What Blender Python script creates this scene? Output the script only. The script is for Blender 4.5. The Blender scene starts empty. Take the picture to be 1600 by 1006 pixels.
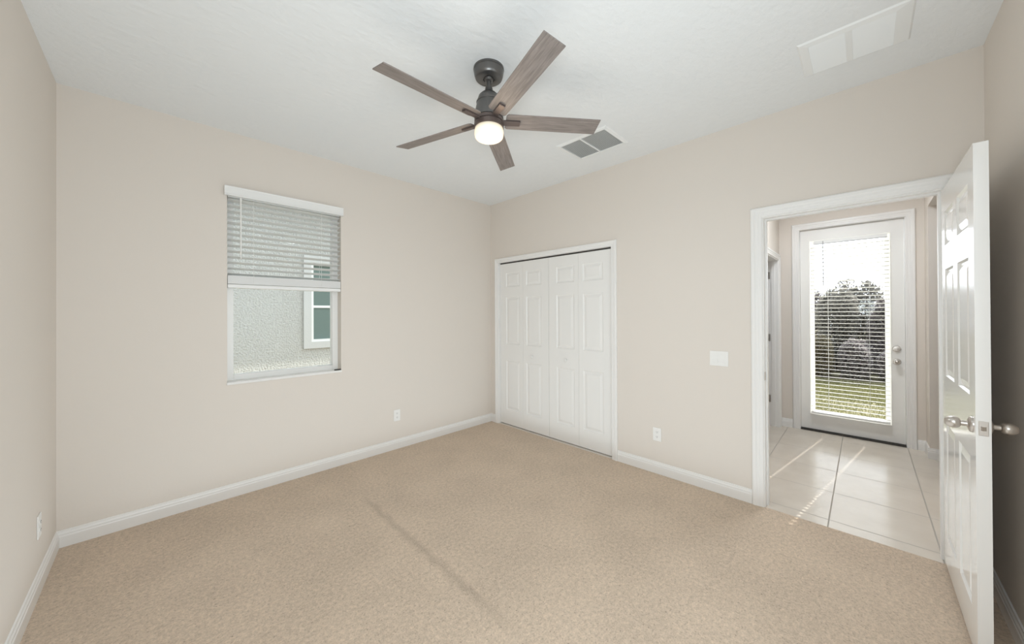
import bpy, bmesh, math, random
from mathutils import Vector, Matrix
random.seed(7)
PI = math.pi
scene = bpy.context.scene
COL = scene.collection

# ------------------------------------------------------------------ camera
F_PX, U0, VH = 553.158, 800.882, 486.795
CAM = Vector((-3.166, -3.552, 1.44))
Fv = Vector((0.70962597, 0.70456607, 0.00419999))
Rv = Vector((0.70457846, -0.70960959, -0.00483994))
Uv = Vector((0.00042970, -0.00639377, 0.99997947))
cd = bpy.data.cameras.new('camera')
cam = bpy.data.objects.new('camera', cd)
COL.objects.link(cam)
cd.sensor_fit = 'HORIZONTAL'
cd.sensor_width = 36.0
cd.lens = F_PX / 1600.0 * 36.0
cd.shift_x = -(U0 - 800.0) / 1600.0
cd.shift_y = (VH - 503.0) / 1600.0
cd.clip_start = 0.02
cam.matrix_world = Matrix(((Rv.x, Uv.x, -Fv.x, CAM.x), (Rv.y, Uv.y, -Fv.y, CAM.y), (Rv.z, Uv.z, -Fv.z, CAM.z), (0, 0, 0, 1)))
scene.camera = cam

# ------------------------------------------------------------------ world, sun, large lights, exposure
vs = scene.view_settings
vs.view_transform = 'Standard'
vs.look = 'None'
vs.gamma = 1.0
vs.use_curve_mapping = False
vs.exposure = 0.0
scene.cycles.max_bounces = 16
scene.cycles.diffuse_bounces = 12
scene.cycles.glossy_bounces = 6
scene.cycles.transparent_max_bounces = 16
world = bpy.data.worlds.new('overcast_sky')
scene.world = world
world.use_nodes = True
SUN_EL, SUN_SLOPE = math.radians(40.0), -0.158
SKY_BASE, SKY_SUN = 1.3, 4.0


def lamp(name, kind, energy, color, loc, aim=None, **kw):
    d = bpy.data.lights.new(name, kind)
    d.energy = energy
    d.color = color
    for k, v in kw.items():
        setattr(d, k, v)
    o = bpy.data.objects.new(name, d)
    COL.objects.link(o)
    o.location = loc
    if aim is not None:
        o.rotation_euler = (Vector(aim) - Vector(loc)).to_track_quat('-Z', 'Y').to_euler()
    return o


n_ = math.hypot(1, SUN_SLOPE)
sun_dir = Vector((math.cos(SUN_EL) / n_, math.cos(SUN_EL) * SUN_SLOPE / n_, math.sin(SUN_EL)))
# hazy sky, brighter around the sun
wt = world.node_tree
wn, wl = wt.nodes, wt.links
wtc = wn.new('ShaderNodeTexCoord')
wdot = wn.new('ShaderNodeVectorMath')
wdot.operation = 'DOT_PRODUCT'
wdot.inputs[1].default_value = sun_dir
wl.new(wtc.outputs['Generated'], wdot.inputs[0])
wmr = wn.new('ShaderNodeMapRange')
wmr.interpolation_type = 'SMOOTHSTEP'
wmr.inputs['From Min'].default_value = 0.1
wmr.inputs['From Max'].default_value = 1.0
wmr.inputs['To Min'].default_value = SKY_BASE
wmr.inputs['To Max'].default_value = SKY_SUN
wl.new(wdot.outputs['Value'], wmr.inputs['Value'])
wn['Background'].inputs[0].default_value = (0.87, 0.935, 1.0, 1)
wl.new(wmr.outputs[0], wn['Background'].inputs[1])

lamp('sun', 'SUN', 7.0, (1.0, 0.95, 0.86), (30, -5, 26), tuple(Vector((30, -5, 26)) - sun_dir * 10), angle=math.radians(0.27))
# two added fill lights along the walls beside the camera, outside the view
lamp('side_fill', 'AREA', 4, (0.80, 0.92, 1.0), (-3.54, -3.45, 1.8), (0, -3.45, 2.0), shape='RECTANGLE', size=1.0, size_y=1.2)
lamp('near_fill', 'AREA', 21, (0.80, 0.92, 1.0), (-2.5, -3.97, 1.4), (-2.5, 0, 1.4), shape='RECTANGLE', size=2.0, size_y=1.7)
# added fill light spread over the floor, facing up to brighten the ceiling
lamp('floor_up_fill', 'AREA', 22, (0.79, 0.92, 1.0), (-1.8, -1.95, 0.04), (-1.8, -1.95, 2.9), shape='RECTANGLE', size=3.3, size_y=3.6)
# added fill light beside the lens
lamp('camera_fill', 'AREA', 20, (0.80, 0.92, 1.0), (-3.22, -3.60, 1.55), (-0.9, -1.3, 1.9), shape='DISK', size=0.4)
# added, unseen fill light under the hallway ceiling
lamp('hall_fill', 'AREA', 21, (0.88, 0.94, 1.0), (1.15, -3.35, 2.84), (1.15, -3.35, 0), shape='DISK', size=0.5)

# ------------------------------------------------------------------ dimensions
W, D, H = 3.602, 4.022, 2.884          # room: x -W..0, y -D..0
XB = 2.42                              # inner face of the wall with the glass door
YL, YR = -2.79, -4.0                   # hall walls


# ------------------------------------------------------------------ materials
def mat(name, color, rough=0.6, metal=0.0, spec=0.5):
    m = bpy.data.materials.new(name)
    m.use_nodes = True
    b = m.node_tree.nodes['Principled BSDF']
    b.inputs['Base Color'].default_value = (*color, 1)
    b.inputs['Roughness'].default_value = rough
    b.inputs['Metallic'].default_value = metal
    b.inputs['Specular IOR Level'].default_value = spec
    return m


def nodes_of(m):
    nt = m.node_tree
    return nt, nt.nodes, nt.links, nt.nodes['Principled BSDF']


def add_noise_bump(m, scale, strength, dist=0.002, detail=3, col_amt=0.0, scale_vec=None):
    nt, N, L, b = nodes_of(m)
    tc = N.new('ShaderNodeTexCoord')
    mp = N.new('ShaderNodeMapping')
    if scale_vec:
        mp.inputs['Scale'].default_value = scale_vec
    L.new(tc.outputs['Object'], mp.inputs['Vector'])
    no = N.new('ShaderNodeTexNoise')
    no.inputs['Scale'].default_value = scale
    no.inputs['Detail'].default_value = detail
    L.new(mp.outputs[0], no.inputs['Vector'])
    bp = N.new('ShaderNodeBump')
    bp.inputs['Strength'].default_value = strength
    bp.inputs['Distance'].default_value = dist
    L.new(no.outputs['Fac'], bp.inputs['Height'])
    L.new(bp.outputs[0], b.inputs['Normal'])
    if col_amt:
        c = b.inputs['Base Color'].default_value
        r = N.new('ShaderNodeValToRGB')
        r.color_ramp.elements[0].position = 0.3
        r.color_ramp.elements[1].position = 0.7
        r.color_ramp.elements[0].color = (c[0] * (1 - col_amt), c[1] * (1 - col_amt), c[2] * (1 - col_amt), 1)
        r.color_ramp.elements[1].color = (min(1, c[0] * (1 + col_amt)), min(1, c[1] * (1 + col_amt)), min(1, c[2] * (1 + col_amt)), 1)
        L.new(no.outputs['Fac'], r.inputs[0])
        L.new(r.outputs[0], b.inputs['Base Color'])
    return m


M = {}
M['wall'] = add_noise_bump(mat('beige_wall_paint', (0.70, 0.648, 0.593), 0.75, spec=0.3), 60, 0.12, 0.003)
M['ceiling'] = add_noise_bump(mat('white_knockdown_ceiling', (0.755, 0.77, 0.775), 0.85, spec=0.2), 16, 0.75, 0.006, 5, scale_vec=(1, 1.6, 1))
M['trim'] = mat('white_trim_paint', (0.80, 0.79, 0.775), 0.35)
M['door'] = mat('white_gloss_door_paint', (0.80, 0.79, 0.77), 0.16, spec=0.6)
M['closet'] = mat('white_satin_door_paint', (0.80, 0.79, 0.77), 0.4)
M['plastic'] = mat('white_plastic', (0.80, 0.79, 0.77), 0.35)
M['vinyl'] = mat('white_window_vinyl', (0.80, 0.80, 0.785), 0.35)
M['sill'] = add_noise_bump(mat('white_marble_sill', (0.78, 0.77, 0.75), 0.3), 14, 0.02, col_amt=0.03)
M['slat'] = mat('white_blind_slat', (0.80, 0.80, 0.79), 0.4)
M['slat_shaded'] = mat('shaded_blind_slat', (0.68, 0.69, 0.68), 0.4)  # greyer copy of the slat white, shade on the hanging slats put into the colour
M['nickel'] = mat('brushed_nickel', (0.58, 0.54, 0.50), 0.32, 1.0)
M['dark'] = mat('dark_slot', (0.03, 0.028, 0.025), 0.7)
M['gun'] = mat('gunmetal_fan_finish', (0.155, 0.15, 0.145), 0.33, 0.8)
M['bronze'] = mat('bronze_fan_finish', (0.14, 0.11, 0.10), 0.42, 0.6)
M['metal_dark'] = mat('dark_track_metal', (0.06, 0.055, 0.05), 0.5, 0.5)
M['vent'] = mat('white_vent_enamel', (0.78, 0.79, 0.785), 0.45)
M['vent_in'] = mat('grey_duct', (0.52, 0.53, 0.52), 0.8)
M['wand'] = mat('grey_clear_wand', (0.45, 0.45, 0.46), 0.3)
M['cord'] = mat('white_cord', (0.82, 0.82, 0.80), 0.7)
M['stucco'] = add_noise_bump(mat('grey_stucco', (0.56, 0.565, 0.545), 0.9, spec=0.1), 42, 1.0, 0.028, 6, col_amt=0.13)
M['stucco_band'] = add_noise_bump(mat('pale_stucco_band', (0.60, 0.61, 0.60), 0.9, spec=0.1), 60, 0.3, 0.008)
M['white_ext'] = mat('white_outdoor_vinyl', (0.86, 0.87, 0.86), 0.4)
M['dusk_glass'] = mat('green_grey_window_glass', (0.16, 0.22, 0.205), 0.12)
M['curtain'] = mat('pale_curtain', (0.55, 0.56, 0.52), 0.9)
M['shingle'] = mat('grey_roof_shingle', (0.22, 0.21, 0.20), 0.9)
M['bark'] = mat('bark', (0.12, 0.09, 0.07), 0.9)
M['soil'] = add_noise_bump(mat('dry_soil', (0.33, 0.27, 0.19), 0.95, spec=0.1), 12, 0.5, 0.02, col_amt=0.2)


def glass(name, tint=(1, 1, 1), refl=0.06):
    m = bpy.data.materials.new(name)
    m.use_nodes = True
    nt = m.node_tree
    nt.nodes.clear()
    o = nt.nodes.new('ShaderNodeOutputMaterial')
    mx = nt.nodes.new('ShaderNodeMixShader')
    tr = nt.nodes.new('ShaderNodeBsdfTransparent')
    gl = nt.nodes.new('ShaderNodeBsdfGlossy')
    tr.inputs[0].default_value = (*tint, 1)
    gl.inputs['Roughness'].default_value = 0.02
    fr = nt.nodes.new('ShaderNodeLayerWeight')
    fr.inputs['Blend'].default_value = 0.12
    nt.links.new(fr.outputs['Fresnel'], mx.inputs[0])
    nt.links.new(tr.outputs[0], mx.inputs[1])
    nt.links.new(gl.outputs[0], mx.inputs[2])
    nt.links.new(mx.outputs[0], o.inputs[0])
    return m


M['glass'] = glass('window_glass', (0.97, 0.985, 0.975))
M['glass_door'] = glass('door_glass', (0.99, 0.99, 0.99))


def translucent(name, color, t=0.45, rough=0.4):
    m = mat(name, color, rough)
    nt, N, L, b = nodes_of(m)
    out = N['Material Output']
    tr = N.new('ShaderNodeBsdfTranslucent')
    tr.inputs[0].default_value = (*color, 1)
    mx = N.new('ShaderNodeMixShader')
    mx.inputs[0].default_value = t
    L.new(b.outputs[0], mx.inputs[1])
    L.new(tr.outputs[0], mx.inputs[2])
    L.new(mx.outputs[0], out.inputs[0])
    return m


M['lite_frame'] = translucent('white_translucent_lite_frame', (0.92, 0.92, 0.90), 0.7)
M['slat_thin'] = translucent('white_thin_slat', (0.86, 0.86, 0.83), 0.15)


def leaf_mat(name, c1, c2):
    m = translucent(name, c1, 0.5, 0.8)
    nt, N, L, b = nodes_of(m)
    b.inputs['Specular IOR Level'].default_value = 0.15
    oi = N.new('ShaderNodeNewGeometry')
    r = N.new('ShaderNodeValToRGB')
    r.color_ramp.elements[0].color = (*c1, 1)
    r.color_ramp.elements[1].color = (*c2, 1)
    L.new(oi.outputs['Random Per Island'], r.inputs[0])
    L.new(r.outputs[0], b.inputs['Base Color'])
    return m


M['leaf'] = leaf_mat('dusty_green_leaves', (0.30, 0.29, 0.265), (0.46, 0.44, 0.40))
M['leaf2'] = leaf_mat('purple_grey_leaves', (0.30, 0.275, 0.275), (0.46, 0.42, 0.41))
M['leaf3'] = leaf_mat('straw_brush', (0.25, 0.22, 0.15), (0.36, 0.32, 0.23))
M['blade'] = leaf_mat('lawn_blades', (0.16, 0.165, 0.07), (0.30, 0.28, 0.165))
M['lawn'] = add_noise_bump(mat('lawn_ground', (0.22, 0.205, 0.125), 0.95, spec=0.1), 30, 0.6, 0.02, 4, col_amt=0.3)


def carpet_material():
    m = mat('beige_pile_carpet', (0.58, 0.46, 0.34), 0.95, spec=0.05)
    nt, N, L, b = nodes_of(m)
    b.inputs['Sheen Weight'].default_value = 0.12
    tc = N.new('ShaderNodeTexCoord')

    def noise(scale, detail, rough=0.55):
        n = N.new('ShaderNodeTexNoise')
        n.inputs['Scale'].default_value = scale
        n.inputs['Detail'].default_value = detail
        n.inputs['Roughness'].default_value = rough
        L.new(tc.outputs['Object'], n.inputs['Vector'])
        return n

    def math_(op, a, c=None, clamp=False):
        n = N.new('ShaderNodeMath')
        n.operation = op
        n.use_clamp = clamp
        for i, v in enumerate((a, c)):
            if v is None:
                continue
            if isinstance(v, (int, float)):
                n.inputs[i].default_value = v
            else:
                L.new(v, n.inputs[i])
        return n.outputs[0]

    def ramp(inp, p0, p1, v0, v1):
        n = N.new('ShaderNodeMapRange')
        n.inputs['From Min'].default_value = p0
        n.inputs['From Max'].default_value = p1
        n.inputs['To Min'].default_value = v0
        n.inputs['To Max'].default_value = v1
        L.new(inp, n.inputs['Value'])
        return n.outputs[0]

    fine = noise(130, 4, 0.7)
    tuft = noise(48, 3, 0.6)
    big = noise(2.6, 3, 0.5)
    mid = noise(9, 3, 0.6)
    # worn seam along x = -2.02, wobbling, from the window wall to mid room
    sep = N.new('ShaderNodeSeparateXYZ')
    L.new(tc.outputs['Object'], sep.inputs[0])
    wob = math_('MULTIPLY', math_('SUBTRACT', mid.outputs['Fac'], 0.5), 0.10)
    dx = math_('ABSOLUTE', math_('ADD', math_('ADD', sep.outputs['X'], 2.02), wob))
    seam = ramp(dx, 0.004, 0.036, 1.0, 0.0)
    ya = ramp(sep.outputs['Y'], -0.7, -0.95, 0.0, 1.0)
    yb = ramp(sep.outputs['Y'], -2.55, -2.05, 0.0, 1.0)
    seam = math_('MULTIPLY', math_('MULTIPLY', seam, ya), yb)
    seam = math_('MULTIPLY', seam, ramp(tuft.outputs['Fac'], 0.35, 0.6, 0.35, 1.0))
    v = math_('ADD', ramp(fine.outputs['Fac'], 0.3, 0.7, -0.20, 0.16), ramp(tuft.outputs['Fac'], 0.3, 0.7, -0.15, 0.12))
    pit = noise(85, 2, 0.5)
    v = math_('ADD', v, ramp(pit.outputs['Fac'], 0.60, 0.74, 0.0, -0.34))
    v = math_('ADD', v, ramp(big.outputs['Fac'], 0.35, 0.65, -0.045, 0.045))
    v = math_('ADD', v, ramp(mid.outputs['Fac'], 0.60, 0.72, 0.0, -0.07))
    v = math_('SUBTRACT', math_('ADD', v, 1.0), math_('MULTIPLY', seam, 0.26))
    mx = N.new('ShaderNodeVectorMath')
    mx.operation = 'SCALE'
    mx.inputs[0].default_value = (0.615, 0.495, 0.385)
    L.new(v, mx.inputs['Scale'])
    L.new(mx.outputs[0], b.inputs['Base Color'])
    bp = N.new('ShaderNodeBump')
    bp.inputs['Strength'].default_value = 0.55
    bp.inputs['Distance'].default_value = 0.010
    L.new(math_('ADD', fine.outputs['Fac'], tuft.outputs['Fac']), bp.inputs['Height'])
    L.new(bp.outputs[0], b.inputs['Normal'])
    return m


M['carpet'] = carpet_material()


def tile_material():
    m = mat('cream_ceramic_tile', (0.66, 0.60, 0.53), 0.2, spec=0.5)
    nt, N, L, b = nodes_of(m)
    tc = N.new('ShaderNodeTexCoord')
    sep = N.new('ShaderNodeSeparateXYZ')
    L.new(tc.outputs['Object'], sep.inputs[0])

    def line(sock, off, size):
        a = N.new('ShaderNodeMath')
        a.operation = 'SUBTRACT'
        L.new(sock, a.inputs[0])
        a.inputs[1].default_value = off
        d = N.new('ShaderNodeMath')
        d.operation = 'DIVIDE'
        L.new(a.outputs[0], d.inputs[0])
        d.inputs[1].default_value = size
        p = N.new('ShaderNodeMath')
        p.operation = 'PINGPONG'
        L.new(d.outputs[0], p.inputs[0])
        p.inputs[1].default_value = 0.5
        r = N.new('ShaderNodeMapRange')
        r.inputs['From Min'].default_value = 0.0055
        r.inputs['From Max'].default_value = 0.0085
        L.new(p.outputs[0], r.inputs['Value'])
        return r.outputs[0]

    mn = N.new('ShaderNodeMath')
    mn.operation = 'MINIMUM'
    L.new(line(sep.outputs['X'], 0.115, 0.515), mn.inputs[0])
    L.new(line(sep.outputs['Y'], -3.37, 0.5), mn.inputs[1])
    no = N.new('ShaderNodeTexNoise')
    no.inputs['Scale'].default_value = 4.0
    no.inputs['Detail'].default_value = 5
    L.new(tc.outputs['Object'], no.inputs['Vector'])
    r = N.new('ShaderNodeValToRGB')
    r.color_ramp.elements[0].position = 0.3
    r.color_ramp.elements[1].position = 0.7
    r.color_ramp.elements[0].color = (0.63, 0.57, 0.50, 1)
    r.color_ramp.elements[1].color = (0.70, 0.645, 0.575, 1)
    L.new(no.outputs['Fac'], r.inputs[0])
    mx = N.new('ShaderNodeMix')
    mx.data_type = 'RGBA'
    mx.inputs['A'].default_value = (0.40, 0.37, 0.33, 1)
    L.new(mn.outputs[0], mx.inputs['Factor'])
    L.new(r.outputs[0], mx.inputs['B'])
    L.new(mx.outputs['Result'], b.inputs['Base Color'])
    rr = N.new('ShaderNodeMapRange')
    rr.inputs['To Min'].default_value = 0.7
    rr.inputs['To Max'].default_value = 0.17
    L.new(mn.outputs[0], rr.inputs['Value'])
    L.new(rr.outputs[0], b.inputs['Roughness'])
    bp = N.new('ShaderNodeBump')
    bp.inputs['Strength'].default_value = 0.6
    bp.inputs['Distance'].default_value = 0.002
    L.new(mn.outputs[0], bp.inputs['Height'])
    L.new(bp.outputs[0], b.inputs['Normal'])
    return m


M['tile'] = tile_material()


def wood_material():
    m = mat('weathered_brown_wood', (0.27, 0.22, 0.19), 0.5)
    nt, N, L, b = nodes_of(m)
    tc = N.new('ShaderNodeTexCoord')
    mp = N.new('ShaderNodeMapping')
    mp.inputs['Scale'].default_value = (3.0, 45.0, 3.0)
    L.new(tc.outputs['Object'], mp.inputs['Vector'])
    no = N.new('ShaderNodeTexNoise')
    no.inputs['Scale'].default_value = 2.2
    no.inputs['Detail'].default_value = 7
    no.inputs['Roughness'].default_value = 0.65
    no.inputs['Distortion'].default_value = 0.6
    L.new(mp.outputs[0], no.inputs['Vector'])
    r = N.new('ShaderNodeValToRGB')
    r.color_ramp.elements[0].position = 0.28
    r.color_ramp.elements[1].position = 0.72
    r.color_ramp.elements[0].color = (0.140, 0.116, 0.104, 1)
    r.color_ramp.elements[1].color = (0.29, 0.25, 0.228, 1)
    L.new(no.outputs['Fac'], r.inputs[0])
    L.new(r.outputs[0], b.inputs['Base Color'])
    return m


M['wood'] = wood_material()

mg = bpy.data.materials.new('lit_opal_glass')
mg.use_nodes = True
bb = mg.node_tree.nodes['Principled BSDF']
bb.inputs['Base Color'].default_value = (0.55, 0.51, 0.44, 1)
bb.inputs['Roughness'].default_value = 0.25
bb.inputs['Emission Color'].default_value = (1.0, 0.86, 0.62, 1)
bb.inputs['Emission Strength'].default_value = 1.7
gn, gl_ = mg.node_tree.nodes, mg.node_tree.links
g_tc = gn.new('ShaderNodeTexCoord')
g_sep = gn.new('ShaderNodeSeparateXYZ')
gl_.new(g_tc.outputs['Object'], g_sep.inputs[0])
g_mr = gn.new('ShaderNodeMapRange')
g_mr.interpolation_type = 'SMOOTHSTEP'
g_mr.inputs['From Min'].default_value = -0.352
g_mr.inputs['From Max'].default_value = -0.385
g_mr.inputs['To Min'].default_value = 0.36
g_mr.inputs['To Max'].default_value = 0.85
gl_.new(g_sep.outputs['Z'], g_mr.inputs['Value'])
gl_.new(g_mr.outputs[0], bb.inputs['Emission Strength'])
M['globe'] = mg


# ------------------------------------------------------------------ mesh helpers
class MB:
    def __init__(self):
        self.v, self.f, self.smooth = [], [], []

    def add(self, verts, faces, smooth=False):
        o = len(self.v)
        self.v += [tuple(p) for p in verts]
        for f in faces:
            self.f.append([i + o for i in f])
            self.smooth.append(smooth)
        return self

    def box(self, x0, x1, y0, y1, z0, z1):
        x0, x1 = min(x0, x1), max(x0, x1)
        y0, y1 = min(y0, y1), max(y0, y1)
        z0, z1 = min(z0, z1), max(z0, z1)
        return self.add([(x0, y0, z0), (x1, y0, z0), (x1, y1, z0), (x0, y1, z0), (x0, y0, z1), (x1, y0, z1), (x1, y1, z1), (x0, y1, z1)],
                        [(0, 3, 2, 1), (4, 5, 6, 7), (0, 1, 5, 4), (1, 2, 6, 5), (2, 3, 7, 6), (3, 0, 4, 7)])

    def obox(self, M4, sx, sy, sz):
        vs_ = []
        for z in (-sz / 2, sz / 2):
            for x, y in ((-sx / 2, -sy / 2), (sx / 2, -sy / 2), (sx / 2, sy / 2), (-sx / 2, sy / 2)):
                vs_.append(M4 @ Vector((x, y, z)))
        return self.add(vs_, [(0, 3, 2, 1), (4, 5, 6, 7), (0, 1, 5, 4), (1, 2, 6, 5), (2, 3, 7, 6), (3, 0, 4, 7)])

    def lathe(self, prof, M4=Matrix.Identity(4), n=40, cap=True):
        """prof: list of (radius, z)"""
        vs_, fs = [], []
        for r, z in prof:
            for k in range(n):
                a = 2 * PI * k / n
                vs_.append(M4 @ Vector((r * math.cos(a), r * math.sin(a), z)))
        for i in range(len(prof) - 1):
            for k in range(n):
                k2 = (k + 1) % n
                fs.append((i * n + k, i * n + k2, (i + 1) * n + k2, (i + 1) * n + k))
        self.add(vs_, fs, True)
        if cap:
            o = len(self.v) - len(vs_)
            if prof[0][0] > 1e-5:
                self.f.append([o + k for k in range(n)][::-1])
                self.smooth.append(False)
            if prof[-1][0] > 1e-5:
                self.f.append([o + (len(prof) - 1) * n + k for k in range(n)])
                self.smooth.append(False)
        return self

    def tube(self, pts, r, n=10):
        pts = [Vector(p) for p in pts]
        for a, b_ in zip(pts, pts[1:]):
            q = (b_ - a).to_track_quat('Z', 'Y').to_matrix().to_4x4()
            self.lathe([(r, 0), (r, (b_ - a).length)], Matrix.Translation(a) @ q, n)
        return self

    def build(self, name, material, parent=None, bevel=0.0, fix=True):
        me = bpy.data.meshes.new(name)
        me.from_pydata(self.v, [], self.f)
        me.polygons.foreach_set('use_smooth', self.smooth)
        if fix:
            bm = bmesh.new()
            bm.from_mesh(me)
            bmesh.ops.recalc_face_normals(bm, faces=bm.faces)
            bm.to_mesh(me)
            bm.free()
        if any(self.smooth):
            me.set_sharp_from_angle(angle=math.radians(38))
        me.materials.append(material)
        o = bpy.data.objects.new(name, me)
        COL.objects.link(o)
        if parent is not None:
            o.parent = parent
        if bevel:
            md = o.modifiers.new('bevel', 'BEVEL')
            md.width = bevel
            md.segments = 2
            md.limit_method = 'ANGLE'
        return o


def tag(o, label, cat, group=None, kind=None):
    o['label'] = label
    o['category'] = cat
    if group:
        o['group'] = group
    if kind:
        o['kind'] = kind
    return o


def empty(name, loc=(0, 0, 0), rz=0.0):
    o = bpy.data.objects.new(name, None)
    COL.objects.link(o)
    o.location = loc
    o.rotation_euler = (0, 0, rz)
    o.empty_display_size = 0.1
    return o


def struct(name, mb, m, label, cat, bevel=0.0):
    return tag(mb.build(name, m, None, bevel), label, cat, kind='structure')


def wall_with_holes(mp, s0, s1, z0, z1, t, holes):
    """slab in (s, t, z) with rectangular holes (sa, sb, za, zb), one watertight mesh; mp maps (s, t, z) to world"""
    ss = sorted({s0, s1, *[h[0] for h in holes], *[h[1] for h in holes]})
    zz = sorted({z0, z1, *[h[2] for h in holes], *[h[3] for h in holes]})

    def solid(i, j):
        if i < 0 or j < 0 or i >= len(ss) - 1 or j >= len(zz) - 1:
            return False
        cs, cz = (ss[i] + ss[i + 1]) / 2, (zz[j] + zz[j + 1]) / 2
        return not any(h[0] < cs < h[1] and h[2] < cz < h[3] for h in holes)

    mb = MB()
    for i in range(len(ss) - 1):
        for j in range(len(zz) - 1):
            if not solid(i, j):
                continue
            a, b_, c, d = ss[i], ss[i + 1], zz[j], zz[j + 1]
            for tt in (0, t):
                mb.add([mp(a, tt, c), mp(b_, tt, c), mp(b_, tt, d), mp(a, tt, d)], [(0, 1, 2, 3)])
            for (ni, nj, p, q) in ((i - 1, j, (a, c), (a, d)), (i + 1, j, (b_, c), (b_, d)), (i, j - 1, (a, c), (b_, c)), (i, j + 1, (a, d), (b_, d))):
                if not solid(ni, nj):
                    mb.add([mp(p[0], 0, p[1]), mp(q[0], 0, q[1]), mp(q[0], t, q[1]), mp(p[0], t, p[1])], [(0, 1, 2, 3)])
    # weld
    idx, nv, remap = {}, [], []
    for p in mb.v:
        k = tuple(round(c, 5) for c in p)
        if k not in idx:
            idx[k] = len(nv)
            nv.append(p)
        remap.append(idx[k])
    mb.f = [[remap[i] for i in f] for f in mb.f]
    mb.v = nv
    return mb


CASING = [(0.0, 0.0), (0.0, 0.009), (0.004, 0.012), (0.018, 0.012), (0.024, 0.015), (0.036, 0.015), (0.044, 0.020), (0.058, 0.020), (0.064, 0.014), (0.066, 0.010), (0.066, 0.0)]


def casing(mp, s0, s1, ztop, scale=1.0, bottom=0.0, prof=None):
    """door casing swept up, over and down with mitres; mp(s, z, p) to world"""
    prof = prof or CASING
    mb = MB()
    rings = []
    for o, p in prof:
        o *= scale
        rings.append([mp(s0 - o, bottom, p), mp(s0 - o, ztop + o, p), mp(s1 + o, ztop + o, p), mp(s1 + o, bottom, p)])
    vs_ = [q for r in rings for q in r]
    n = len(rings)
    fs = []
    for i in range(n):
        j = (i + 1) % n
        for k in range(3):
            fs.append((i * 4 + k, i * 4 + k + 1, j * 4 + k + 1, j * 4 + k))
    fs.append([i * 4 for i in range(n)])
    fs.append([i * 4 + 3 for i in range(n)])
    mb.add(vs_, fs)
    return mb


BASE = [(0.0, 0.0), (0.014, 0.0), (0.014, 0.066), (0.011, 0.072), (0.011, 0.082), (0.007, 0.090), (0.006, 0.100), (0.0, 0.103)]


def baseboard(runs):
    """runs: list of (p0, p1, normal) on the floor; profile swept along each"""
    mb = MB()
    for (p0, p1, nrm) in runs:
        vs_ = []
        for p in (p0, p1):
            for d, z in BASE:
                vs_.append((p[0] + nrm[0] * d, p[1] + nrm[1] * d, z))
        n = len(BASE)
        fs = [(i, (i + 1) % n, n + (i + 1) % n, n + i) for i in range(n)]
        fs += [list(range(n))[::-1], list(range(n, 2 * n))]
        mb.add(vs_, fs)
    return mb


def panel_leaf(w, h, t, panels, mp, both=True):
    """moulded panel door leaf, local s 0..w, z 0..h, depth 0..t (front face at 0); panels = list of (s0, s1, z0, z1)"""
    mb = MB()
    ss = sorted({0, w, *[p[0] for p in panels], *[p[1] for p in panels]})
    zz = sorted({0, h, *[p[2] for p in panels], *[p[3] for p in panels]})
    steps = [(0.0, 0.0), (0.009, 0.008), (0.018, 0.009), (0.040, 0.0025), (0.044, 0.0015)]
    for face in ((0, 1), (t, -1)) if both else ((0, 1),):
        d0, sg = face
        for i in range(len(ss) - 1):
            for j in range(len(zz) - 1):
                a, b_, c, d = ss[i], ss[i + 1], zz[j], zz[j + 1]
                cs, cz = (a + b_) / 2, (c + d) / 2
                if any(p[0] < cs < p[1] and p[2] < cz < p[3] for p in panels):
                    continue
                mb.add([mp(a, d0, c), mp(b_, d0, c), mp(b_, d0, d), mp(a, d0, d)], [(0, 1, 2, 3)])
        for (a, b_, c, d) in panels:
            vs_ = []
            for ins, dep in steps:
                dd = d0 + sg * dep
                vs_ += [mp(a + ins, dd, c + ins), mp(b_ - ins, dd, c + ins), mp(b_ - ins, dd, d - ins), mp(a + ins, dd, d - ins)]
            fs = []
            for k in range(len(steps) - 1):
                for q in range(4):
                    fs.append((k * 4 + q, k * 4 + (q + 1) % 4, (k + 1) * 4 + (q + 1) % 4, (k + 1) * 4 + q))
            e = (len(steps) - 1) * 4
            fs.append((e, e + 1, e + 2, e + 3))
            mb.add(vs_, fs)
    if not both:
        mb.add([mp(0, t, 0), mp(w, t, 0), mp(w, t, h), mp(0, t, h)], [(0, 1, 2, 3)])
    for i in range(len(ss) - 1):
        for z in (0, h):
            mb.add([mp(ss[i], 0, z), mp(ss[i + 1], 0, z), mp(ss[i + 1], t, z), mp(ss[i], t, z)], [(0, 1, 2, 3)])
    for j in range(len(zz) - 1):
        for s in (0, w):
            mb.add([mp(s, 0, zz[j]), mp(s, 0, zz[j + 1]), mp(s, t, zz[j + 1]), mp(s, t, zz[j])], [(0, 1, 2, 3)])
    idx, nv, remap = {}, [], []
    for p in mb.v:
        k = tuple(round(c, 5) for c in p)
        if k not in idx:
            idx[k] = len(nv)
            nv.append(p)
        remap.append(idx[k])
    mb.f = [[remap[i] for i in f] for f in mb.f]
    mb.v = nv
    return mb


def rotz(deg):
    return Matrix.Rotation(math.radians(deg), 4, 'Z')


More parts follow.
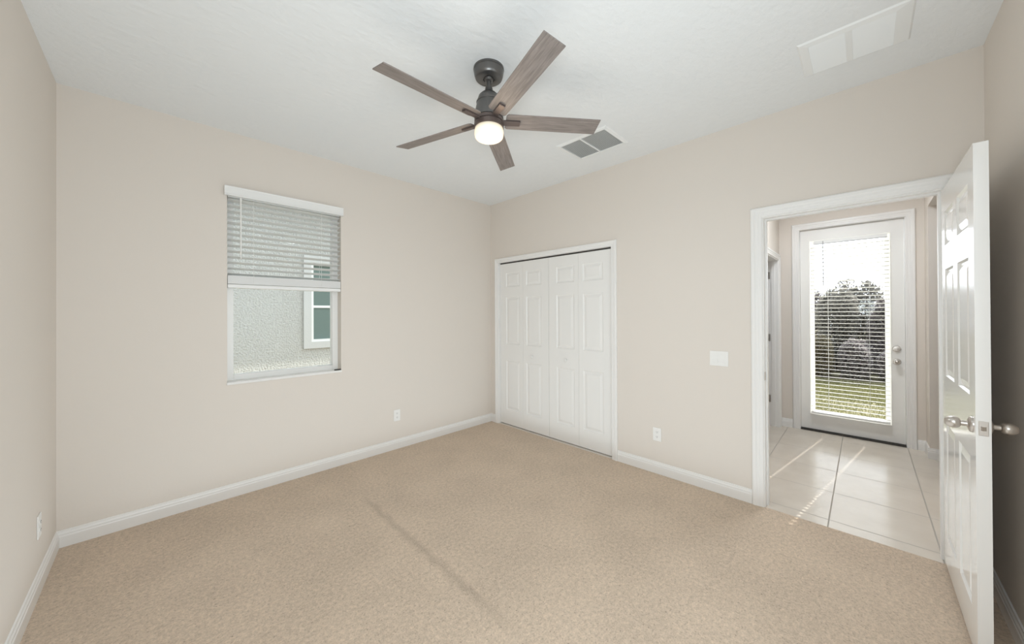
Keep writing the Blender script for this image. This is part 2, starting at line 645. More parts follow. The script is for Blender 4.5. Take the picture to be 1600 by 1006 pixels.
# ------------------------------------------------------------------ shell: bedroom
struct('floor', MB().box(-W - 0.1, 0.0, -D - 0.1, 0.1, -0.12, 0.0), M['carpet'], 'beige cut pile carpet covering the bedroom floor', 'carpet floor')
struct('floor_hall', MB().box(0.0, XB + 0.18, -5.4, -1.85, -0.12, 0.0), M['tile'], 'cream ceramic tile floor with grout lines in the hallway', 'tile floor')
struct('ceiling', MB().box(-W - 0.1, XB + 0.18, -5.5, 0.2, H, H + 0.15), M['ceiling'], 'white knockdown textured ceiling', 'ceiling')
WX0, WX1, WZ0, WZ1 = -2.772, -1.918, 0.885, 2.42
struct('wall_back', wall_with_holes(lambda s, t, z: (s, t, z), -W - 0.1, 0.9, 0, H, 0.18, [(WX0, WX1, WZ0, WZ1)]), M['wall'], 'beige wall with the single window in it', 'wall')
struct('wall_left', MB().box(-W - 0.1, -W, -D - 0.1, 0.0, 0, H), M['wall'], 'beige wall at the left edge of the room, with one outlet low down', 'wall')
CL0, CL1, CLZ = -1.785, -0.150, 2.095
DO0, DO1, DOZ = -3.872, -3.028, 2.132
struct('wall_right', wall_with_holes(lambda s, t, z: (t, s, z), -D - 0.1, 0.0, 0, H, 0.12, [(CL0 - 0.018, CL1 + 0.018, 0, CLZ + 0.018), (DO0 - 0.018, DO1 + 0.018, 0, DOZ + 0.018)]), M['wall'],
       'beige wall holding the closet and the open bedroom doorway', 'wall')
struct('wall_near', MB().box(-W, 0.0, -D - 0.1, -D, 0, H), M['wall'], 'beige wall behind the open bedroom door', 'wall')
struct('wall_closet', MB().box(0.75, 0.9, -1.95, 0.0, 0, H).box(0.12, 0.9, -2.05, -1.95, 0, H).box(0.0, 0.75, -1.95, 0.0, -0.12, 0.0), M['wall'], 'beige inside of the closet behind the white bifold doors', 'wall')

# hall shell
LO0, LO1, LOZ = 1.47, 2.335, 2.095
struct('wall_hall_left', wall_with_holes(lambda s, t, z: (s, YL + t, z), 0.12, XB, 0, H, 0.12, [(LO0, LO1, 0, LOZ)]), M['wall'], 'beige hallway wall left of the glass door, with a cased doorway', 'wall')
struct('wall_hall_right', wall_with_holes(lambda s, t, z: (s, YR - t, z), 0.12, XB, 0, H, 0.12, [(1.35, 2.16, 0, 2.465)]), M['wall'], 'beige hallway wall right of the glass door, with a plain opening', 'wall')
GD0, GD1, GDZ = -3.862, -2.992, 2.438
struct('wall_hall_back', wall_with_holes(lambda s, t, z: (XB + t, s, z), -5.4, -1.85, 0, H, 0.16, [(GD0 - 0.02, GD1 + 0.02, 0, GDZ + 0.02)]), M['wall'], 'beige hallway end wall around the glass door', 'wall')
struct('wall_hall_far_left', MB().box(0.9, XB, -1.95, -1.85, 0, H), M['wall'], 'beige wall of the side room past the hallway doorway', 'wall')
struct('wall_hall_far_right', MB().box(0.0, XB, -5.4, -5.3, 0, H).box(0.0, 0.12, -5.3, -D - 0.1, 0, H), M['wall'], 'beige wall seen past the plain opening right of the glass door', 'wall')

# baseboards
struct('baseboard_back', baseboard([((-W, 0), (0, 0), (0, -1))]), M['trim'], 'white baseboard under the window', 'baseboard')
struct('baseboard_left', baseboard([((-W, -D), (-W, 0), (1, 0))]), M['trim'], 'white baseboard along the left wall', 'baseboard')
struct('baseboard_right', baseboard([((0, CL1 + 0.058), (0, 0), (-1, 0)), ((0, DO1 + 0.082), (0, CL0 - 0.060), (-1, 0)), ((0, -D), (0, DO0 - 0.082), (-1, 0))]), M['trim'], 'white baseboard between the closet and the doorway', 'baseboard')
struct('baseboard_near', baseboard([((-W, -D), (0, -D), (0, 1))]), M['trim'], 'white baseboard behind the open bedroom door', 'baseboard')
struct('baseboard_hall_left', baseboard([((0.12, YL), (LO0 - 0.07, YL), (0, -1)), ((LO1 + 0.068, YL), (XB, YL), (0, -1))]), M['trim'], 'white baseboard at the foot of the left hallway wall', 'baseboard')
struct('baseboard_hall_back', baseboard([((XB, GD1 + 0.078), (XB, YL), (-1, 0)), ((XB, YR), (XB, GD0 - 0.078), (-1, 0))]), M['trim'], 'white baseboard beside the glass door casing', 'baseboard')
struct('baseboard_hall_right', baseboard([((2.16, YR), (XB, YR), (0, 1)), ((2.16, YR + 0.014), (2.16, YR - 0.134), (-1, 0)), ((0.12, YR), (1.35, YR), (0, 1)), ((1.35, YR + 0.014), (1.35, YR - 0.134), (1, 0))]), M['trim'],
       'white baseboard wrapping the corners of the plain hallway opening', 'baseboard')

# ------------------------------------------------------------------ trims
# closet casing
struct('trim_1', casing(lambda s, z, p: (-p, s, z), CL0, CL1, CLZ, 0.88).box(0.0, 0.12, CL0 - 0.018, CL0, 0, CLZ + 0.018).box(0.0, 0.12, CL1, CL1 + 0.018, 0, CLZ + 0.018).box(0.0, 0.12, CL0, CL1, CLZ, CLZ + 0.018),
       M['trim'], 'white casing and jamb around the closet', 'door trim')
# bedroom doorway casing, jamb with stop
t2 = casing(lambda s, z, p: (-p, s, z), DO0 - 0.008, DO1 + 0.008, DOZ + 0.008, 1.12)
t2.box(0.0, 0.12, DO0 - 0.018, DO0, 0, DOZ + 0.018).box(0.0, 0.12, DO1, DO1 + 0.018, 0, DOZ + 0.018).box(0.0, 0.12, DO0, DO1, DOZ, DOZ + 0.018)
t2.box(0.045, 0.085, DO1 - 0.011, DO1, 0, DOZ).box(0.045, 0.085, DO0, DO0 + 0.011, 0, DOZ).box(0.045, 0.085, DO0 + 0.011, DO1 - 0.011, DOZ - 0.011, DOZ)
o = struct('trim_2', t2, M['trim'], 'white casing and jamb around the open bedroom doorway', 'door trim')
sp = MB().box(-0.004, 0.032, DO1 - 0.0025, DO1 + 0.0005, 0.935, 0.995).build('strike_plate', M['nickel'], o)
sp['label'] = 'nickel strike plate on the left jamb'
struct('trim_3', casing(lambda s, z, p: (0.12 + p, s, z), DO0 - 0.008, DO1 + 0.008, DOZ + 0.008, 1.0), M['trim'], 'white casing on the hallway side of the bedroom doorway', 'door trim')
# hallway left doorway casing + jamb, with hinges
t4 = casing(lambda s, z, p: (s, YL - p, z), LO0 + 0.004, LO1 - 0.004, LOZ - 0.004, 1.0)
t4.box(LO0 - 0.0, LO0 + 0.016, YL, YL + 0.12, 0, LOZ).box(LO1 - 0.016, LO1, YL, YL + 0.12, 0, LOZ).box(LO0 + 0.016, LO1 - 0.016, YL, YL + 0.12, LOZ - 0.016, LOZ)
t4.box(LO1 - 0.027, LO1 - 0.016, YL + 0.035, YL + 0.07, 0, LOZ - 0.016)
o = struct('trim_4', t4, M['trim'], 'white casing of the doorway in the left hallway wall', 'door trim')
for z in (0.346, 1.114, 1.90):
    h = MB().box(LO1 - 0.0185, LO1 - 0.0155, YL + 0.082, YL + 0.118, z - 0.045, z + 0.045)
    h.lathe([(0.006, -0.047), (0.006, 0.047)], Matrix.Translation((LO1 - 0.022, YL + 0.1165, z)), 10)
    h.build('hinge', M['nickel'], o)
# glass door casing + jamb
t5 = casing(lambda s, z, p: (XB - p, s, z), GD0 - 0.004, GD1 + 0.004, GDZ + 0.004, 1.1)
t5.box(XB, XB + 0.16, GD0 - 0.02, GD0, 0, GDZ + 0.02).box(XB, XB + 0.16, GD1, GD1 + 0.02, 0, GDZ + 0.02).box(XB, XB + 0.16, GD0, GD1, GDZ, GDZ + 0.02)
struct('trim_5', t5, M['trim'], 'white casing and jamb around the glass door', 'door trim')
struct('trim_6', MB().box(XB - 0.005, XB + 0.14, GD0, GD1, 0.0, 0.012).box(XB + 0.02, XB + 0.10, GD0, GD1, 0.012, 0.018), M['metal_dark'], 'dark metal threshold under the glass door', 'threshold')

# ------------------------------------------------------------------ window_1
win = empty('window_1', (0, 0, 0))
tag(win, 'white framed window in the wall opposite the camera', 'window', kind='structure')
FY = 0.085
fw = 0.05
f = MB()
f.box(WX0, WX0 + fw, FY, FY + 0.07, WZ0 + 0.02, WZ1).box(WX1 - fw, WX1, FY, FY + 0.07, WZ0 + 0.02, WZ1)
f.box(WX0 + fw, WX1 - fw, FY, FY + 0.07, WZ0 + 0.02, WZ0 + 0.02 + 0.045).box(WX0 + fw, WX1 - fw, FY, FY + 0.07, WZ1 - 0.05, WZ1)
f.box(WX0 + fw, WX1 - fw, FY + 0.02, FY + 0.06, 1.655, 1.70)
f.build('window_frame', M['vinyl'], win, 0.003)
MB().box(WX0 + fw - 0.004, WX1 - fw + 0.004, FY + 0.032, FY + 0.038, WZ0 + 0.062, 1.658).build('lower_pane', M['glass'], win)
MB().box(WX0 + fw - 0.004, WX1 - fw + 0.004, FY + 0.046, FY + 0.052, 1.698, WZ1 - 0.047).build('upper_pane', M['glass'], win)
MB().box(WX0 - 0.004, WX1 + 0.004, -0.012, FY, WZ0, WZ0 + 0.020).build('sill', M['sill'], win, 0.003)

# dark clip lying on the sill
cl = MB()
cl.add([Vector((-1.945 + 0.032 * math.cos(a) * (1 + 0.12 * math.sin(3 * a)), 0.008 + 0.012 * math.sin(a), z)) for z in (WZ0 + 0.0205, WZ0 + 0.030) for a in [2 * PI * k / 18 for k in range(18)]],
       [list(range(18))[::-1], list(range(18, 36))] + [(k, (k + 1) % 18, 18 + (k + 1) % 18, 18 + k) for k in range(18)])
tag(cl.build('sill_clip', M['dark'], None, 0.002), 'small black clip lying on the right end of the window sill', 'clip')


# ------------------------------------------------------------------ blinds
def slats_mesh(along, s0, s1, c, zs, width, thick, tilt, holes=(), hole=(0.010, 0.020)):
    """slats running along axis 'along' ('x' or 'y'), centred at c on the other axis; tilt about the run; crown arc of two facets"""
    mb = MB()

    def P(s, d, z, zc):
        dd = d * math.cos(tilt) - z * math.sin(tilt)
        zz = d * math.sin(tilt) + z * math.cos(tilt) + zc
        return (s, c + dd, zz) if along == 'x' else (c + dd, s, zz)

    def bar(a, b_, d0, d1, zc):
        k = 6
        vs_, fs = [], []
        for s in (a, b_):
            for top in (0, 1):
                for i in range(k + 1):
                    d = d0 + (d1 - d0) * i / k
                    z = 0.0022 * (1 - (2 * d / width) ** 2) + (thick / 2 if top else -thick / 2)
                    vs_.append(P(s, d, z, zc))
        n = k + 1
        for i in range(k):
            fs.append((i, i + 1, 2 * n + i + 1, 2 * n + i))
            fs.append((n + i, 3 * n + i, 3 * n + i + 1, n + i + 1))
        fs.append((0, 2 * n, 3 * n, n))
        fs.append((k, n + k, 3 * n + k, 2 * n + k))
        fs.append([*range(0, n), *range(2 * n - 1, n - 1, -1)])
        fs.append([*range(2 * n, 3 * n), *range(4 * n - 1, 3 * n - 1, -1)][::-1])
        mb.add(vs_, fs)

    for zc in zs:
        cuts = sorted(holes)
        prev = s0
        for hs in cuts:
            bar(prev, hs - hole[0] / 2, -width / 2, width / 2, zc)
            bar(hs - hole[0] / 2, hs + hole[0] / 2, -width / 2, -hole[1] / 2, zc)
            bar(hs - hole[0] / 2, hs + hole[0] / 2, hole[1] / 2, width / 2, zc)
            prev = hs + hole[0] / 2
        bar(prev, s1, -width / 2, width / 2, zc)
    return mb


# window blind, half raised
wb = empty('window_blind', (-2.345, 0.03, 2.374))
tag(wb, 'white slatted blind half raised in the window opposite', 'blind')
inv = Matrix.Translation((2.345, -0.03, -2.374))


def part(mb, name, m, parent, base, bevel=0.0):
    mb.v = [tuple(Vector(p) - Vector(base)) for p in mb.v]
    return mb.build(name, m, parent, bevel)


WBB = (-2.345, 0.03, 2.374)
vl = MB()
prof = [(-0.012, 2.374), (-0.040, 2.374), (-0.040, 2.382), (-0.036, 2.388), (-0.036, 2.436), (-0.040, 2.442), (-0.040, 2.447), (-0.012, 2.447)]
n = len(prof)
vl.add([(x, y, z) for x in (-2.791, -1.906) for (y, z) in prof], [(i, (i + 1) % n, n + (i + 1) % n, n + i) for i in range(n)] + [list(range(n))[::-1], list(range(n, 2 * n))])
vl.box(-2.791, -2.779, -0.012, -0.001, 2.374, 2.447).box(-1.918, -1.906, -0.012, -0.001, 2.374, 2.447)
part(vl, 'valance', M['slat'], wb, WBB)
part(MB().box(-2.765, -1.925, 0.008, 0.058, 2.372, 2.415), 'head_rail', M['slat'], wb, WBB)
ZS = [2.350 - 0.0452 * k for k in range(14)]
LAD = (-2.60, -2.09)
part(slats_mesh('x', -2.765, -1.926, 0.028, ZS, 0.050, 0.003, math.radians(-15)), 'slats', M['slat_shaded'], wb, WBB)
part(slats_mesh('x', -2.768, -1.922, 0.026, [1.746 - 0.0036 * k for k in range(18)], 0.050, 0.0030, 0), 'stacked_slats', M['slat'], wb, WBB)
part(MB().box(-2.769, -1.921, -0.002, 0.054, 1.652, 1.680), 'bottom_rail', M['slat'], wb, WBB, 0.004)
for lx in LAD:
    lt = MB().tube([(lx, -0.0005, 2.372), (lx, -0.0005, 1.68)], 0.0011, 6).tube([(lx, 0.0565, 2.372), (lx, 0.0565, 1.68)], 0.0011, 6)
    part(lt, 'ladder_cord', M['cord'], wb, WBB)
wd = MB().lathe([(0.0045, 0), (0.0045, 0.46), (0.0065, 0.465), (0.0065, 0.49), (0.003, 0.495)], Matrix.Translation((-2.686, -0.008, 1.885)), 8)
part(wd, 'tilt_wand', M['cord'], wb, WBB)

# ------------------------------------------------------------------ closet bifold doors
LW = (CL1 - CL0 - 0.012) / 4
rows = ((0.20, 0.83), (1.04, 1.645), (1.775, 1.96))


def bifold(name, y_hinge, sgn, label):
    """a pair of leaves; y_hinge is the jamb side, sgn +1 runs to smaller y"""
    e = empty(name, (0.03, y_hinge, 0.012))
    tag(e, label, 'closet door', kind='structure')
    kn = None
    for k in range(2):
        a, b_ = k * (LW + 0.002), k * (LW + 0.002) + LW
        wide, nar = 0.11, 0.055
        p0, p1 = (wide, LW - nar) if k == 0 else (nar, LW - wide)
        pans = [(p0, p1, r0 - 0.012, r1 - 0.012) for r0, r1 in rows]
        lf = panel_leaf(LW, 2.066, 0.032, pans, lambda s, d, z, a=a: (d, -sgn * (a + s), z), both=False)
        ob = lf.build('leaf', M['closet'], e)
        if k == 1:
            ks = a + 0.16
            kb = MB().lathe([(0.008, 0), (0.007, 0.012), (0.016, 0.018), (0.018, 0.024), (0.014, 0.031), (0.0, 0.033)], Matrix.Translation((0, -sgn * ks, 0.905)) @ Matrix.Rotation(-PI / 2, 4, 'Y'), 20)
            kn = kb.build('knob', M['closet'], ob)
    return e


bifold('door_1', CL1 - 0.002, 1, 'white six-panel bifold door, the half of the closet nearer the window wall')
bifold('door_2', CL0 + 0.002, -1, 'white six-panel bifold door, the half of the closet nearer the hallway')
tr = MB().box(0.035, 0.060, CL0 + 0.001, CL1 - 0.001, CLZ - 0.014, CLZ - 0.0005)
struct('trim_7', tr, M['metal_dark'], 'dark metal bifold track above the closet doors', 'door track')

# ------------------------------------------------------------------ open bedroom door
DH, DW, DT = 2.095, 0.828, 0.039
bd = empty('door_3', (-0.004, -3.869, 0.024), math.radians(180.0))
tag(bd, 'white six-panel bedroom door standing open against the right wall', 'door', kind='structure')
# local: s runs from the hinge (0) to the latch edge (DW) along +x local; the visible face is at local y = 0 (facing -y local = +y world)
dr = ((0.17, 0.80), (1.06, 1.645), (1.775, 1.96))
pans = []
for r0, r1 in dr:
    pans += [(0.105, 0.36, r0, r1), (0.465, 0.72, r0, r1)]
panel_leaf(DW, DH, DT, pans, lambda s, d, z: (s, d, z)).build('leaf', M['door'], bd)
KZ, KX = 0.944, DW - 0.062
EGG = [(0.0120, 0.012), (0.0112, 0.015), (0.0112, 0.031), (0.0160, 0.032), (0.0200, 0.035), (0.0235, 0.041), (0.0250, 0.048), (0.0242, 0.056), (0.0210, 0.064), (0.0165, 0.070), (0.0105, 0.0745), (0.0, 0.0755)]
for sg, d0 in ((-1, 0.0), (1, DT)):
    rot = Matrix.Rotation(PI / 2 if sg < 0 else -PI / 2, 4, 'X')
    T = Matrix.Translation((KX, d0, KZ)) @ rot
    kn = MB().lathe(EGG, T, 32).build('door_knob', M['nickel'], bd)
    kn['label'] = 'brushed nickel egg-shaped knob'
    MB().lathe([(0.033, 0.0), (0.033, 0.004), (0.030, 0.008), (0.016, 0.013), (0.0, 0.014)], T, 32).build('rose', M['nickel'], kn)
lp = MB().box(DW - 0.0005, DW + 0.0022, DT / 2 - 0.0125, DT / 2 + 0.0125, KZ - 0.029, KZ + 0.029).build('latch_plate', M['nickel'], bd, 0.002)
lt = MB()
lt.add([(DW + 0.002, DT / 2 - 0.007, KZ - 0.008), (DW + 0.002, DT / 2 + 0.007, KZ - 0.008), (DW + 0.002, DT / 2 + 0.007, KZ + 0.008), (DW + 0.002, DT / 2 - 0.007, KZ + 0.008),
        (DW + 0.011, DT / 2 - 0.005, KZ - 0.008), (DW + 0.004, DT / 2 + 0.006, KZ - 0.008), (DW + 0.004, DT / 2 + 0.006, KZ + 0.008), (DW + 0.011, DT / 2 - 0.005, KZ + 0.008)],
       [(0, 1, 2, 3), (4, 5, 6, 7), (0, 1, 5, 4), (1, 2, 6, 5), (2, 3, 7, 6), (3, 0, 4, 7)])
lt.build('latch_bolt', M['nickel'], lp)
for z in (0.20, 1.05, 1.90):
    hg = MB().lathe([(0.006, -0.045), (0.006, 0.045)], Matrix.Translation((-0.006, DT + 0.004, z)), 10).box(-0.003, 0.0, 0.004, DT, z - 0.045, z + 0.045)
    hg.build('hinge', M['nickel'], bd)

# ------------------------------------------------------------------ glass door
gx = 2.462
gd = empty('door_4', (gx, (GD0 + GD1) / 2, 0.018))
tag(gd, 'white exterior door with a full glass pane at the end of the hallway', 'glass door', kind='structure')
GB = (gx, (GD0 + GD1) / 2, 0.018)
gy0, gy1, gz0, gz1 = GD0 + 0.003, GD1 - 0.003, 0.019, GDZ - 0.004
ly0, ly1, lz0, lz1 = -3.715, -3.125, 0.245, 2.255      # glass
lf = MB()
lf = wall_with_holes(lambda s, t, z: (gx + t, s, z), gy0, gy1, gz0, gz1, 0.044, [(ly0 - 0.039, ly1 + 0.039, lz0 - 0.039, lz1 + 0.039)])
part(lf, 'leaf', M['closet'], gd, GB)
fr = MB()
fo = 0.045


def ring(mb, x_a, x_b, o0, o1):
    a = [(ly0 - o0, lz0 - o0), (ly1 + o0, lz0 - o0), (ly1 + o0, lz1 + o0), (ly0 - o0, lz1 + o0)]
    b_ = [(ly0 - o1, lz0 - o1), (ly1 + o1, lz0 - o1), (ly1 + o1, lz1 + o1), (ly0 - o1, lz1 + o1)]
    vs_ = [(x_a, *p) for p in a] + [(x_b, *p) for p in b_]
    mb.add(vs_, [(k, (k + 1) % 4, 4 + (k + 1) % 4, 4 + k) for k in range(4)])


ring(fr, gx + 0.018, gx - 0.006, 0.0, 0.010)
ring(fr, gx - 0.006, gx - 0.011, 0.010, 0.022)
ring(fr, gx - 0.011, gx - 0.008, 0.022, 0.040)
ring(fr, gx - 0.008, gx, 0.040, 0.045)
ring(fr, gx + 0.044, gx + 0.05, 0.045, 0.020)
ring(fr, gx + 0.05, gx + 0.026, 0.020, 0.0)
part(fr, 'lite_frame', M['lite_frame'], gd, GB)
part(MB().box(gx + 0.019, gx + 0.025, ly0, ly1, lz0, lz1), 'glass_pane', M['glass_door'], gd, GB)
for z, nm in ((1.034, 'deadbolt'), (0.896, 'door_knob')):
    T = Matrix.Translation((gx, -3.799, z)) @ Matrix.Rotation(-PI / 2, 4, 'Y')
    if nm == 'deadbolt':
        k = MB().lathe([(0.033, 0.0), (0.033, 0.008), (0.029, 0.016), (0.0, 0.018)], T, 28)
        k.box(gx - 0.032, gx - 0.016, -3.803, -3.795, z - 0.018, z + 0.018)
    else:
        k = MB().lathe([(0.033, 0.0), (0.033, 0.005), (0.029, 0.010), (0.0105, 0.013), (0.0095, 0.028), (0.016, 0.038), (0.024, 0.050), (0.0255, 0.064), (0.019, 0.085), (0.0, 0.094)], T, 28)
    part(k, nm, M['nickel'], gd, GB)

# blind hung on the glass door
db = empty('door_blind', (gx - 0.04, -3.42, 2.27))
tag(db, 'white slatted blind lowered over the glass of the hallway door', 'blind')
DBB = (gx - 0.04, -3.42, 2.27)
bx = gx - 0.042
hr = MB().box(bx - 0.026, bx + 0.024, -3.735, -3.128, 2.245, 2.284)
part(hr, 'head_rail', M['slat'], db, DBB, 0.002)
part(MB().box(bx - 0.0285, bx - 0.0262, -3.735, -3.128, 2.2415, 2.2485), 'head_rail_lip', M['wand'], db, DBB)
NS = 44
ZD = [2.205 - 0.0452 * k for k in range(NS)]
DL = (-3.594, -3.251)
part(slats_mesh('y', -3.748, -3.094, bx, ZD, 0.050, 0.0026, math.radians(-6.0), DL, (0.018, 0.020)), 'slats', M['slat_thin'], db, DBB)
part(MB().box(bx - 0.025, bx + 0.025, -3.748, -3.094, ZD[-1] - 0.042, ZD[-1] - 0.022), 'bottom_rail', M['slat'], db, DBB, 0.003)
for ly in DL:
    lt = MB()
    for dx in (-0.0275, 0.0275):
        lt.tube([(bx + dx, ly, 2.246), (bx + dx, ly, ZD[-1] - 0.03)], 0.0013, 6)
    part(lt, 'ladder_cord', M['cord'], db, DBB)
part(MB().lathe([(0.0045, 0), (0.0045, 0.50), (0.003, 0.52)], Matrix.Translation((bx - 0.037, -3.212, 1.755)), 8), 'tilt_wand', M['wand'], db, DBB)


# ------------------------------------------------------------------ outlets and switch
def outlet(loc, rz, label):
    e = empty('electrical_outlet', loc, rz)        # local: plate in the x-z plane, facing -y
    tag(e, label, 'outlet')
    MB().box(-0.037, 0.037, -0.006, 0.0, -0.060, 0.060).build('cover_plate', M['plastic'], e, 0.004)
    for z in (0.021, -0.021):
        r = MB()
        r.add([Vector((0.0165 * math.cos(a), y, z + max(-0.0125, min(0.0125, 0.0165 * math.sin(a))))) for y in (-0.0085, -0.005) for a in [2 * PI * k / 24 for k in range(24)]],
              [list(range(24)), list(range(24, 48))[::-1]] + [(k, (k + 1) % 24, 24 + (k + 1) % 24, 24 + k) for k in range(24)])
        rc = r.build('receptacle', M['plastic'], e)
        MB().box(-0.0070, -0.0050, -0.0092, -0.008, z - 0.002, z + 0.006).box(0.0050, 0.0070, -0.0092, -0.008, z - 0.001, z + 0.006).lathe([(0.0022, 0), (0.0022, 0.0012)], Matrix.Translation((0, -0.008, z - 0.007)) @ Matrix.Rotation(PI / 2, 4, 'X'), 10).build('slots', M['dark'], rc)
    MB().lathe([(0.003, 0), (0.003, 0.0012), (0.0, 0.0016)], Matrix.Translation((0, -0.006, 0)) @ Matrix.Rotation(PI / 2, 4, 'X'), 10).build('screw', M['plastic'], e)
    return e


outlet((-1.352, 0.0, 0.355), 0, 'white outlet low on the window wall, right of the window')
outlet((0.0, -2.229, 0.348), -PI / 2, 'white outlet low on the wall between closet and doorway')
outlet((-W, -0.470, 0.335), PI / 2, 'white outlet low on the left wall near the corner')
sw = empty('light_switch', (0.0, -2.728, 1.070), -PI / 2)
tag(sw, 'white double rocker light switch beside the bedroom doorway', 'light switch')
MB().box(-0.066, 0.066, -0.006, 0, -0.059, 0.059).build('cover_plate', M['plastic'], sw, 0.004)
for x in (-0.024, 0.024):
    r = MB()
    r.add([(x - 0.0165, -0.005, -0.033), (x + 0.0165, -0.005, -0.033), (x + 0.0165, -0.005, 0.033), (x - 0.0165, -0.005, 0.033),
           (x - 0.0165, -0.0125, -0.033), (x + 0.0165, -0.0125, -0.033), (x + 0.0165, -0.0075, 0.0), (x - 0.0165, -0.0075, 0.0), (x + 0.0165, -0.0085, 0.033), (x - 0.0165, -0.0085, 0.033)],
          [(4, 5, 6, 7), (7, 6, 8, 9), (0, 1, 5, 4), (3, 9, 8, 2), (0, 4, 7, 9, 3), (1, 2, 8, 6, 5), (0, 3, 2, 1)])
    r.build('rocker', M['plastic'], sw)


# ------------------------------------------------------------------ ceiling vents
def vent(name, x0, x1, y0, y1, border, ydiv, divw, n, label, tilt, lw, inner=None):
    e = empty(name, ((x0 + x1) / 2, (y0 + y1) / 2, H))
    tag(e, label, 'vent')
    cx, cy = (x0 + x1) / 2, (y0 + y1) / 2
    fr_ = MB()
    t = 0.012
    ix0, ix1, iy0, iy1 = x0 + border, x1 - border, y0 + border, y1 - border
    if inner:
        ix0, ix1, iy0, iy1 = inner
    # bevelled flange ring
    A = [(x0, y0), (x1, y0), (x1, y1), (x0, y1)]
    B = [(x0 + 0.008, y0 + 0.008), (x1 - 0.008, y0 + 0.008), (x1 - 0.008, y1 - 0.008), (x0 + 0.008, y1 - 0.008)]
    Cc = [(ix0, iy0), (ix1, iy0), (ix1, iy1), (ix0, iy1)]
    vs_ = [(p[0] - cx, p[1] - cy, 0.0) for p in A] + [(p[0] - cx, p[1] - cy, -t * 0.6) for p in B] + [(p[0] - cx, p[1] - cy, -t) for p in Cc] + [(p[0] - cx, p[1] - cy, -0.0005) for p in Cc]
    fs = []
    for r in range(3):
        for k in range(4):
            fs.append((r * 4 + k, r * 4 + (k + 1) % 4, (r + 1) * 4 + (k + 1) % 4, (r + 1) * 4 + k))
    fr_.add(vs_, fs)
    if ydiv is not None:
        fr_.box(ix0 - cx, ix1 - cx, ydiv - divw / 2 - cy, ydiv + divw / 2 - cy, -t, -0.001)
    fr_.build('frame', M['vent'], e)
    MB().box(ix0 - cx, ix1 - cx, iy0 - cy, iy1 - cy, -0.0015, -0.0005).build('duct_face', M['vent_in'], e)
    spans = [(iy0, iy1)] if ydiv is None else [(iy0, ydiv - divw / 2), (ydiv + divw / 2, iy1)]
    lv = MB()
    for a, b_ in spans:
        for k in range(n):
            x = ix0 + (ix1 - ix0) * (k + 0.5) / n - cx
            Mx = Matrix.Translation((x, (a + b_) / 2 - cy, -0.0065)) @ Matrix.Rotation(tilt, 4, 'Y')
            lv.obox(Mx, lw, b_ - a, 0.0008)
    lv.build('louvers', M['vent'], e)
    return e


vent('ceiling_vent', -0.725, -0.345, -2.150, -1.665, 0.030, -1.895, 0.012, 22, 'white louvered air vent on the ceiling, near the fan blade tip', math.radians(-22), 0.0170)
vent('return_grille', -0.712, -0.352, -3.735, -3.300, 0.03, -3.504, 0.026, 20, 'large white return air grille on the ceiling, above the bedroom doorway', math.radians(30), 0.0172,
     inner=(-0.672, -0.372, -3.672, -3.345))

# ------------------------------------------------------------------ ceiling fan
FX, FYc = -1.778, -1.985
fan = empty('ceiling_fan', (FX, FYc, H))
tag(fan, 'five-blade ceiling fan with brown wood blades and a lit lamp', 'ceiling fan')
MB().lathe([(0.090, 0.0), (0.090, -0.010), (0.0865, -0.012), (0.0865, -0.015), (0.0885, -0.017), (0.084, -0.042), (0.079, -0.056), (0.074, -0.060), (0.034, -0.061), (0.033, -0.055), (0.0, -0.055)], n=56).build('canopy', M['gun'], fan)
dr_ = MB().lathe([(0.0, -0.048), (0.022, -0.052), (0.028, -0.060), (0.024, -0.072), (0.0140, -0.078), (0.0135, -0.125), (0.0135, -0.150)], n=28)
dr_.build('downrod', M['gun'], fan)
MB().lathe([(0.0135, -0.112), (0.022, -0.114), (0.024, -0.130), (0.028, -0.140), (0.046, -0.150), (0.060, -0.164), (0.067, -0.184), (0.069, -0.196), (0.074, -0.199), (0.074, -0.203), (0.071, -0.206), (0.079, -0.240), (0.085, -0.275), (0.086, -0.298), (0.0, -0.299)], n=56).build('motor_housing', M['gun'], fan)
HZ = 2.578 - H
MB().lathe([(0.060, -0.298), (0.084, -0.300), (0.086, -0.306), (0.086, -0.318), (0.080, -0.321), (0.080, -0.325), (0.087, -0.327), (0.087, -0.350), (0.082, -0.352), (0.0, -0.352)], n=48).build('light_collar', M['bronze'], fan)
gl = MB().lathe([(0.078, -0.350), (0.083, -0.355), (0.085, -0.368), (0.085, -0.392), (0.082, -0.405), (0.074, -0.413), (0.055, -0.418), (0.0, -0.420)], n=48).build('lamp_glass', M['globe'], fan)
gl['label'] = 'glowing opal glass lamp shade'
tilt = Matrix(((1, 0, 0, 0), (0, 1, 0, 0), (0.030, -0.050, 1, 0), (0, 0, 0, 1)))
PITCH, PH = -0.247, -1.876
